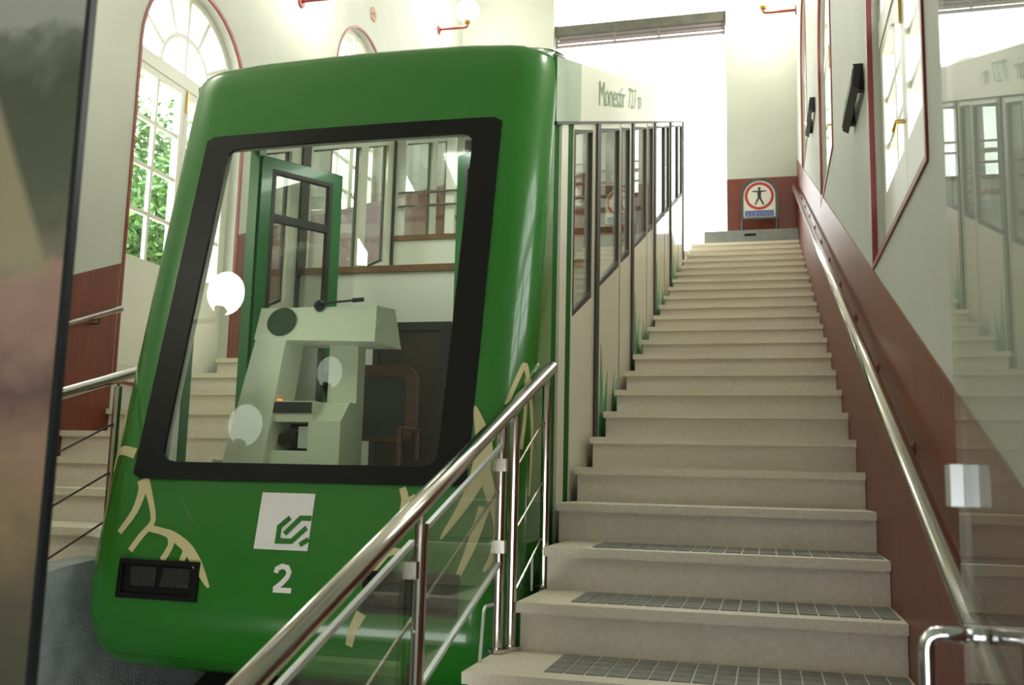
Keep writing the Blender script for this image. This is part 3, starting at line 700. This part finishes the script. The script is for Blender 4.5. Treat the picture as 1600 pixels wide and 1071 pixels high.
# cab doors standing open into the cab
def leaf_door(hx, hy, fx, fy, z0, z1, name):
    d = Vector((fx - hx, fy - hy, 0)); L = d.length; d.normalize(); n = Vector((-d.y, d.x, 0))
    def P(t, z, o): return Vector((hx, hy, 0)) + d * t + n * o + Vector((0, 0, z))
    def bar(t0, t1, a, b, o, bm): return hexa([P(t0, a, -o), P(t1, a, -o), P(t1, a, o), P(t0, a, o), P(t0, b, -o), P(t1, b, -o), P(t1, b, o), P(t0, b, o)], bm)
    bm = bmesh.new()
    bar(0, .075, z0, z1, .02, bm); bar(L - .075, L, z0, z1, .02, bm); bar(.075, L - .075, z1 - .075, z1, .02, bm); bar(.075, L - .075, z0, z0 + .5, .02, bm)
    dr = obj(name, bm, 'doorgreen', car)
    bm = bmesh.new(); bar(.075, .10, z0 + .5, z1 - .075, .024, bm); bar(L - .10, L - .075, z0 + .5, z1 - .075, .024, bm); bar(.10, L - .10, z1 - .10, z1 - .075, .024, bm); bar(.10, L - .10, z1 - .42, z1 - .37, .022, bm)
    sub(obj('door_gasket', bm, 'rubber', dr), dr)
    bm = bmesh.new(); bar(.10, L - .10, z0 + .5, z1 - .10, .003, bm); sub(obj('door_pane', bm, 'glass', dr), dr)
    bm = bmesh.new(); bar(L - .065, L - .02, z0 + .95, z0 + 1.05, .045, bm); sub(obj('door_lock', bm, 'consoledark', dr), dr)
leaf_door(-3.63, 1.60, -3.30, 2.10, .15, 2.56, 'cab_door')
leaf_door(-1.68, 1.05, -2.22, 1.42, .15, 2.40, 'cab_door')
# control console in the cab
def con(name, bm, m='console', par=None, bevel=.006): 
    o = obj(name, bm, m, par or car, bevel=bevel)
    if par: sub(o, par)
    return o
CB = con('console_bridge', hexa([(-3.15, .80, 1.235), (-2.455, .80, 1.215), (-2.43, 1.12, 1.215), (-3.17, 1.12, 1.235), (-3.15, .86, 1.415), (-2.475, .86, 1.415), (-2.475, 1.12, 1.44), (-3.15, 1.12, 1.44)]))
con('console_leg', hexa([(-3.37, .72, .05), (-3.09, .72, .05), (-3.06, .92, .05), (-3.36, .92, .05), (-3.14, .80, 1.235), (-2.96, .80, 1.235), (-2.94, .97, 1.235), (-3.14, .97, 1.235)]))
con('console_leg', box(-2.80, -2.63, 1.0, 1.10, .05, 1.225))
CX = con('control_box', ring([(-3.085, .58), (-2.775, .58), (-2.775, .905), (-3.075, .905)], [(-3.05, .645), (-2.80, .645), (-2.80, .795), (-3.045, .795)], 'y', .79, 1.02))
con('control_box_back', box(-3.06, -2.78, 1.02, 1.05, .05, .90), 'consoledark', CX)
con('control_box_base', box(-3.085, -2.775, .79, 1.02, .05, .58), 'console', CX)
con('control_strip', box(-3.065, -2.785, .780, .800, .842, .898), 'consoledark', CX)
con('control_shoulder', prism([(.79, .05), (1.02, .05), (1.02, .905), (.90, .905), (.79, .80)], 'x', -2.775, -2.62), 'console', CX)
for bx in (-3.02, -2.98): con('indicator_button', cyl((bx, .81, .905), 'z', .013, .02, 10), 'orange', CX, 0)
for (gx, gz, gr) in ((-2.98, .705, .035), (-2.935, .735, .03), (-2.95, .675, .022)):
    con('switch_gear', tube([(gx, .86, gz), (gx, .95, gz)], gr, 10), 'rubber', CX, 0)
con('switch_gear', box(-2.89, -2.82, .86, .98, .66, .775), 'aluminium', CX)
con('speaker_grille', tube([(-3.005, .836, 1.330), (-3.005, .8205, 1.3352)], .083, 28), 'grille', CB, 0)
MB = con('microphone_base', sphere((-2.80, .85, 1.42), .032, None, 14, 8), 'speakerblack', CB, 0)
con('microphone', tube([(-2.80, .85, 1.43), (-2.70, .84, 1.436), (-2.60, .84, 1.443)], .006, 8), 'speakerblack', CB, 0)
con('microphone_tip', tube([(-2.605, .84, 1.443), (-2.545, .84, 1.446)], .012, 10), 'speakerblack', CB, 0)
# dark cupboard behind the seat and radio
obj('cab_cupboard', box(-2.78, -2.33, 1.62, 2.18, .10, 1.42), 'cabinet', car, bevel=.01)
obj('cupboard_rim', ring([(-2.80, .10), (-2.31, .10), (-2.31, 1.45), (-2.80, 1.45)], [(-2.76, .14), (-2.36, .14), (-2.36, 1.40), (-2.76, 1.40)], 'y', 1.60, 1.63), 'cushion', car)
# driver's seat, fixed to the cab floor
ds = obj('driver_seat', box(-2.90, -2.40, .98, 1.34, .48, .58), 'cushion', car, bevel=.03, seg=2); ds['label'] = 'brown framed seat with dark cushion'
bm = ring(rrect(.26, .72, 1.15, .09), rrect(.20, .74, 1.09, .06), 'y', 1.27, 1.32)
for v in bm.verts: v.co.x += -2.65
obj('back_frame', bm, 'chairwood', ds, bevel=.01)
obj('backrest', box(-2.86, -2.44, 1.28, 1.33, .73, 1.10), 'cushion', ds, bevel=.015)
for s in (-1, 1): obj('armrest', tube([(-2.65 + s * .27, 1.30, .62), (-2.65 + s * .27, 1.30, .78), (-2.65 + s * .27, 1.02, .78), (-2.65 + s * .27, 1.02, .55)], .016, 8), 'chairwood', ds)
obj('pedestal', tube([(-2.65, 1.16, .16), (-2.65, 1.16, .49)], .04, 12), 'rubber', ds)

# ------------------------------------------------------------------ railings
def rail_pts(a, b): return [a, b]
XG = -1.50
gr = thing('stair_railing', 'tubular steel railing with glass panel in front of the green car', 'railing', (XG, -1.0, -0.5))
obj('top_rail', tube([(XG, -2.55, -.07), (XG, .745, 1.067)], .030, 20), 'steel', gr, smooth=True)
posts = [(-1.045, -.48, .385, XG), (-.065, -.145, .758, -1.522), (.022, -.145, .780, -1.4915), (.59, .04, .96, XG + .012)]
for (y, z0, z1, x) in posts:
    p = obj('post', tube([(x, y, z0), (x, y, z1)], .021, 16), 'steel', gr)
    sub(obj('base_plate', cyl((x, y, z0 + .008), 'z', .045, .014), 'steel', p), p)
    zr = -.07 + (y + 2.55) / 3.295 * 1.137
    sub(obj('rail_pin', tube([(x, y, z1), (XG, y, zr)], .007, 8), 'steel', p), p)
def glass_panel(y0, y1):
    zt = lambda y: .676 + (y + .023) * .329; zb = lambda y: .19 + (y + .09) * .337
    g = obj('glass_panel', prism([(y0, zb(y0)), (y1, zb(y1)), (y1, zt(y1)), (y0, zt(y0))], 'x', XG - .022, XG - .014), 'panelglass', gr)
    for f, nm in ((zt, 'edge_bar'), (zb, 'edge_bar')):
        sub(obj(nm, prism([(y0, f(y0) - .008), (y1, f(y1) - .008), (y1, f(y1) + .008), (y0, f(y0) + .008)], 'x', XG - .026, XG - .010), 'aluminium', g), g)
glass_panel(-1.02, -.075); glass_panel(-2.3, -1.075)
for y, dz in ((-1.02, .08), (-.075, .08), (-1.075, .08), (-.075, .40), (-1.02, .40)):
    zt = .676 + (y + .023) * .329 - dz
    obj('glass_clamp', box(XG - .035, XG + .005, y - .02, y + .02, zt - .025, zt + .025), 'steel', gr, bevel=.006)
for a, b in (((-1.42, -.06), (-.06, .485)), ((.07, .58), (.58, .795)), ((.07, .325), (.58, .51)), ((.07, .075), (.58, .26))):
    obj('cable', tube([(XG - .03 if a[0] < -1 else XG + .01, a[0], a[1]), (XG - .03 if a[0] < -1 else XG, b[0], b[1])], .0055, 8), 'steel', gr)
XG2 = -3.765
gl = thing('stair_railing', 'steel cable railing at the left edge of the car', 'railing', (XG2, 0.0, -0.2))
obj('top_rail', tube([(XG2, -1.6, .37), (XG2, .78, 1.08)], .030, 20), 'steel', gl, smooth=True)
for (y, z0) in ((.53, .04), (-.65, -.35)):
    zr = 1.08 + (y - .78) * .2983
    p = obj('post', tube([(XG2, y, z0), (XG2, y, zr - .05)], .021, 16), 'steel', gl)
    sub(obj('base_plate', cyl((XG2, y, z0 + .008), 'z', .045, .014), 'steel', p), p)
    sub(obj('rail_pin', tube([(XG2, y, zr - .06), (XG2, y, zr)], .007, 8), 'steel', p), p)
for z in (.575, .325, .08): obj('cable', tube([(XG2, -1.4, z - 1.45 * .415), (XG2, .53, z + .48 * .40)], .0055, 8), 'rubber', gl)
# wall handrails
hr = thing('wall_handrail', 'long steel handrail fixed to the right wall beside the stairs', 'handrail', (-.08, 0, .8))
z_r = lambda y: .845 + .3875 * y
obj('rail', tube([(-.075, -2.6, z_r(-2.6)), (-.075, 10.3, z_r(10.3))], .028, 18), 'steel', hr, smooth=True)
y = -1.3
while y < 10.2:
    bk = obj('bracket', tube([(-.075, y, z_r(y) - .02), (-.072, y, z_r(y) - .075), (-.006, y, z_r(y) - .075)], .007, 8), 'rubber', hr)
    sub(obj('bracket_rose', tube([(-.006, y, z_r(y) - .075), (-.013, y, z_r(y) - .075)], .025, 12), 'trimred', bk), bk)
    y += 1.02
hl = thing('wall_handrail', 'short steel handrail on the red wall left of the car', 'handrail', (-5.18, 1.5, 1.3))
obj('rail', tube([(-5.18, -1.5, 1.49 - 3.23 * .37), (-5.18, 2.38, 1.725)], .026, 16), 'steel', hl, smooth=True)
for y in (2.15, .9, -.4):
    z = 1.49 + (y - 1.731) * .37
    obj('bracket', tube([(-5.18, y, z - .02), (-5.18, y, z - .07), (-5.254, y, z - .07)], .007, 8), 'rubber', hl)
# thin bent pipe at the foot of the double post
tag(obj('bent_pipe', tube([(-1.527, -.285, -.145)] + arc((-1.527, -.25, .02), (-1.527, -.245, .047), (-1.527, -.215, .046)) + [(-1.527, -.125, .042)], .0065, 8), 'aluminium'), 'thin bent grey pipe beside the railing double post', 'pipe')
tag(obj('bent_pipe', tube([(-1.515, .47, .035)] + arc((-1.515, .47, .17), (-1.515, .47, .197), (-1.515, .49, .197)) + [(-1.515, .53, .197)], .006, 8), 'aluminium'), 'thin grey pipe beside the uppermost railing post', 'pipe')

# ------------------------------------------------------------------ wall lamps
def wall_lamp(wx, y, z, s, label, along=None, gm='globe'):
    """globe on a red bracket; s: direction out of the wall"""
    if along: base = Vector(along[0]); d = Vector(along[1])
    else: base = Vector((wx, y, z)); d = Vector((s, 0, 0))
    t = thing('wall_lamp', label, 'lamp', base, 'globe lamps on the hall walls')
    end = base + d * .46
    obj('bracket', tube([base, end - d * .04] + arc(end - d * .04, end, end + Vector((0, 0, .04)))[1:] + [end + Vector((0, 0, .075))], .020, 10), 'trimred', t)
    obj('wall_plate', tube([base, base + d * .02], .07, 16), 'trimred', t)
    obj('gallery', tube([end + Vector((0, 0, .065)), end + Vector((0, 0, .115))], [.045, .075], 16), 'brass', t)
    obj('globe', sphere(end + Vector((0, 0, .26)), .175), gm, t, smooth=True)
wall_lamp(XL, 9.42, 7.30, 1, 'lit white globe lamp above the middle of the car roof')
wall_lamp(XL, 5.04, 5.54, 1, 'lit globe lamp over the left end of the car roof')
wall_lamp(XR, 9.75, 7.24, -1, 'lit globe lamp on the right wall above the round sign')
wall_lamp(XL, -1.41, 2.72, 1, 'globe lamp on the left wall mirrored brightly in the windscreen')
wall_lamp(0, 0, 0, 0, 'faint globe lamp on the back wall mirrored below the console bridge', ((-5.02, YB, 3.74), (0, 1, 0)), 'dimglobe')
wall_lamp(0, 0, 0, 0, 'faint globe lamp on the back wall mirrored at the right edge of the windscreen', ((-3.17, YB, 3.56), (0, 1, 0)), 'dimglobe')
wall_lamp(XL, -2.35, 2.03, 1, 'faint low globe lamp mirrored at the lower left of the windscreen', None, 'dimglobe')
wall_lamp(XR, 0.95, 3.95, -1, 'unseen globe lamp added to light the lower stairs, on the right wall above the window nearest the glass door')  # out of view, continues the lamp row, added to brighten the lower stairs
wall_lamp(XL, 0.67, 3.95, 1, 'unseen globe lamp added to light the lower hall, on the left wall before the tall french door')  # another out-of-view globe in the row, added to light the lower hall
wall_lamp(XR, 5.25, 5.62, -1, 'unseen globe lamp added to light the stairs, on the right wall above the second window')  # out of view above the flight, added for more light on the steps

# ------------------------------------------------------------------ pedestrian sign at the stair top
sg = thing('warning_sign', 'round topped no-pedestrians sign standing on the grey block', 'sign', (-.548, 10.3, 4.155))
def archboard(hw, z0, zs, n=14): return [(-.548 - hw, z0), (-.548 + hw, z0)] + [(-.548 + hw * math.cos(PI * i / n), zs + hw * math.sin(PI * i / n)) for i in range(n + 1)]
obj('frame', ring(archboard(.265, 4.345, 4.70), archboard(.225, 4.375, 4.70), 'y', 10.285, 10.325), 'signgrey', sg)
obj('board', prism(archboard(.226, 4.374, 4.70), 'y', 10.298, 10.315), 'signwhite', sg)
for x in (-.79, -.306): obj('leg', tube([(x, 10.305, 4.155), (x, 10.305, 4.40)], .018, 10), 'signgrey', sg)
o_ = [(-.548 + .205 * math.cos(2 * PI * i / 36), 4.695 + .205 * math.sin(2 * PI * i / 36)) for i in range(36)]
i_ = [(-.548 + .168 * math.cos(2 * PI * i / 36), 4.695 + .168 * math.sin(2 * PI * i / 36)) for i in range(36)]
obj('ring', ring(o_, i_, 'y', 10.292, 10.299), 'signred', sg)
fig = bmesh.new(); cx = -.548
tube([(cx, 10.2945, 4.805), (cx, 10.2955, 4.805)], .022, 12, fig)
prism([(cx - .025, 4.775), (cx - .10, 4.775), (cx - .10, 4.758), (cx - .028, 4.752), (cx - .022, 4.67), (cx - .072, 4.565), (cx - .052, 4.56), (cx, 4.655), (cx + .052, 4.56), (cx + .072, 4.565), (cx + .022, 4.67), (cx + .028, 4.752), (cx + .10, 4.758), (cx + .10, 4.775), (cx + .025, 4.775), (cx, 4.785)], 'y', 10.293, 10.2985, fig)
obj('pictogram', fig, 'speakerblack', sg)
bs = obj('text_strip', box(-.75, -.346, 10.293, 10.299, 4.39, 4.475), 'signblue', sg)
for r_, z in enumerate((4.452, 4.42)):
    x = -.735
    while x < -.37:
        w = random.uniform(.03, .07)
        sub(obj('text_mark', box(x, min(x + w, -.36), 10.2915, 10.294, z - .016, z), 'signpale', bs), bs); x += w + .014
# ------------------------------------------------------------------ roller beam across the upper opening
rb = thing('shutter_beam', 'grey beam with pale rails across the top of the opening', 'beam', (-2.37, YE + .1, 7.45))
obj('beam', box(-3.72, -1.02, YE + .06, YE + .26, 7.63, 7.79), 'beam', rb, bevel=.01)
for z in (7.60, 7.53, 7.455): obj('rail', box(-3.70, -1.03, YE + .10, YE + .14, z - .018, z + .018), 'beamlight', rb)
for z in (7.565, 7.49): obj('slat', box(-3.66, -1.06, YE + .16, YE + .19, z - .02, z + .02), 'beam', rb)
for x in (-3.69, -2.75, -2.05, -1.05): obj('strap', box(x - .015, x + .015, YE + .09, YE + .15, 7.43, 7.63), 'beamlight', rb)
# ------------------------------------------------------------------ black units on the right wall
def wall_unit(y0, y1, z0, label):
    t = thing('wall_speaker', label, 'speaker', (-.02, y0, z0), 'black units on the right wall')
    L = y1 - y0
    # tilted long case, nose down
    bm = hexa([(-.062, y0, z0), (-.03, y0, z0 - .02), (-.03, y1, z0 - .02), (-.062, y1, z0), (-.05, y0, z0 + .11), (-.02, y0, z0 + .10), (-.02, y1, z0 + .10), (-.05, y1, z0 + .11)])
    obj('case', bm, 'speakerblack', t, bevel=.006)
    bm = hexa([(-.066, y0 + .02, z0 + .008), (-.060, y0 + .02, z0 + .008), (-.060, y1 - .02, z0 + .008), (-.066, y1 - .02, z0 + .008), (-.056, y0 + .02, z0 + .10), (-.050, y0 + .02, z0 + .10), (-.050, y1 - .02, z0 + .10), (-.056, y1 - .02, z0 + .10)])
    obj('grille', bm, 'speakergrille', t)
    for y in (y0 + .08, y1 - .08): obj('wall_bracket', box(-.05, -.001, y - .02, y + .02, z0 + .0, z0 + .14), 'speakerblack', t)
wall_unit(1.02, 1.66, 2.50, 'long black speaker on the wall between the two nearest windows')
wall_unit(5.45, 6.2, 4.10, 'small far black speaker beyond the second window')

# ------------------------------------------------------------------ glass door at the right, opened along the wall
XD = -.14
gd = thing('glass_door', 'frameless glass door with chrome pull handle at the right edge', 'glass door', (XD, -1.81, FLOOR))
obj('pane', box(XD, XD + .010, -3.05, -1.80, FLOOR + .01, 2.2), 'doorglass', gd)
cl = obj('patch_clamp', box(XD - .024, XD - .001, -1.868, -1.812, .492, .570), 'aluminium', gd, bevel=.010, seg=2)
sub(obj('patch_clamp_back', box(XD + .011, XD + .026, -1.868, -1.812, .492, .570), 'aluminium', cl, bevel=.010, seg=2), cl)
hp = [(XD - .001, -1.93, .268)] + arc((XD - .055, -1.93, .268), (XD - .085, -1.93, .268), (XD - .085, -1.93, .238)) + arc((XD - .085, -1.93, -.10), (XD - .085, -1.93, -.13), (XD - .055, -1.93, -.13)) + [(XD - .001, -1.93, -.13)]
obj('pull_handle', tube(hp, .0145, 18), 'chrome', gd, smooth=True)
for z in (.268, -.13): obj('handle_collar', tube([(XD - .009, -1.93, z), (XD - .001, -1.93, z)], .020, 18), 'chrome', gd)
# ------------------------------------------------------------------ poster panel in the left foreground
pp = thing('poster_panel', 'tall glazed poster panel with a blurred landscape at the left edge', 'poster', (-2.1, -2.5, FLOOR))
obj('board', box(-2.75, -1.640, -2.49, -2.47, -.6, 2.0), 'poster', pp)
obj('frame_edge', box(-1.637, -1.628, -2.492, -2.476, FLOOR, 2.0), 'frameblue', pp)
obj('frame_edge', box(-2.765, -2.75, -2.505, -2.465, FLOOR, 2.0), 'frameblue', pp)
obj('frame_foot', box(-2.75, -1.64, -2.50, -2.465, FLOOR, -.6), 'frameblue', pp)

# ------------------------------------------------------------------ outside: ground and trees
struct(obj('ground_left', prism([(-12, -.6), (12, 2.2), (40, 3.2), (40, 2.0), (-12, -1.2)], 'x', -30, XL - .36), 'paving'), 'sunlit ground outside the left windows')
struct(obj('ground_right', prism([(-12, -.8), (40, 3.0), (40, 2.0), (-12, -1.4)], 'x', XR + .36, 25), 'paving'), 'sunlit ground outside the right windows')
def tree(x, y, z0, zc, r, rz, n, label):
    t = thing('leafy_tree', label, 'tree', (x, y, z0), 'trees outside the left windows')
    bm = tube([(x, y, z0), (x + .05, y - .1, (z0 + zc) / 2), (x, y, zc)], [.16, .12, .07], 10)
    for a in range(7):
        an = a * 0.9; tube([(x, y, zc - .5 + .12 * a), (x + math.cos(an) * r * .6, y + math.sin(an) * r * .6, zc + rz * .1 * (a - 2))], [.05, .015], 6, bm)
    obj('trunk', bm, 'bark', t)
    bm = bmesh.new(); blobs = []
    for _ in range(46):
        while True:
            p = Vector((random.uniform(-1, 1), random.uniform(-1, 1), random.uniform(-1, 1)))
            if .35 < p.length < 1: break
        blobs.append(Vector((x + p.x * r, y + p.y * r, zc + p.z * rz)))
    for _ in range(n):
        c = random.choice(blobs); p = c + Vector((random.gauss(0, .24), random.gauss(0, .24), random.gauss(0, .2)))
        a = Vector((random.uniform(-1, 1), random.uniform(-1, 1), random.uniform(-.6, .6))).normalized(); b = a.cross(Vector((random.uniform(-1, 1), random.uniform(-1, 1), random.uniform(-1, 1)))).normalized()
        L, w = random.uniform(.045, .085), random.uniform(.025, .042)
        bm.faces.new([bm.verts.new(q) for q in (p - a * L, p + b * w, p + a * L, p - b * w)])
    f = obj('foliage', bm, 'leaf', t); f['kind'] = 'stuff'
tree(-8.8, 6.4, .9, 3.6, 1.5, 1.8, 16000, 'leafy green tree seen through the tall french door')
tree(-9.6, 10.2, 1.4, 4.2, 1.6, 1.8, 12000, 'leafy tree seen through the car beside the cab door')
tree(-10.5, 14.2, 2.0, 5.2, 1.8, 2.0, 10000, 'leafy tree furthest up the slope outside')
# ---- keep sub-parts of grouped parts in place
for e in [o for o in bpy.data.objects if o.parent is None]:
    for c in e.children:
        for g in c.children:
            if g.name.split('.')[0] != 'floor_tile': g.location = (0, 0, 0)
for o in bpy.data.objects:
    if '_org' in o: del o['_org']
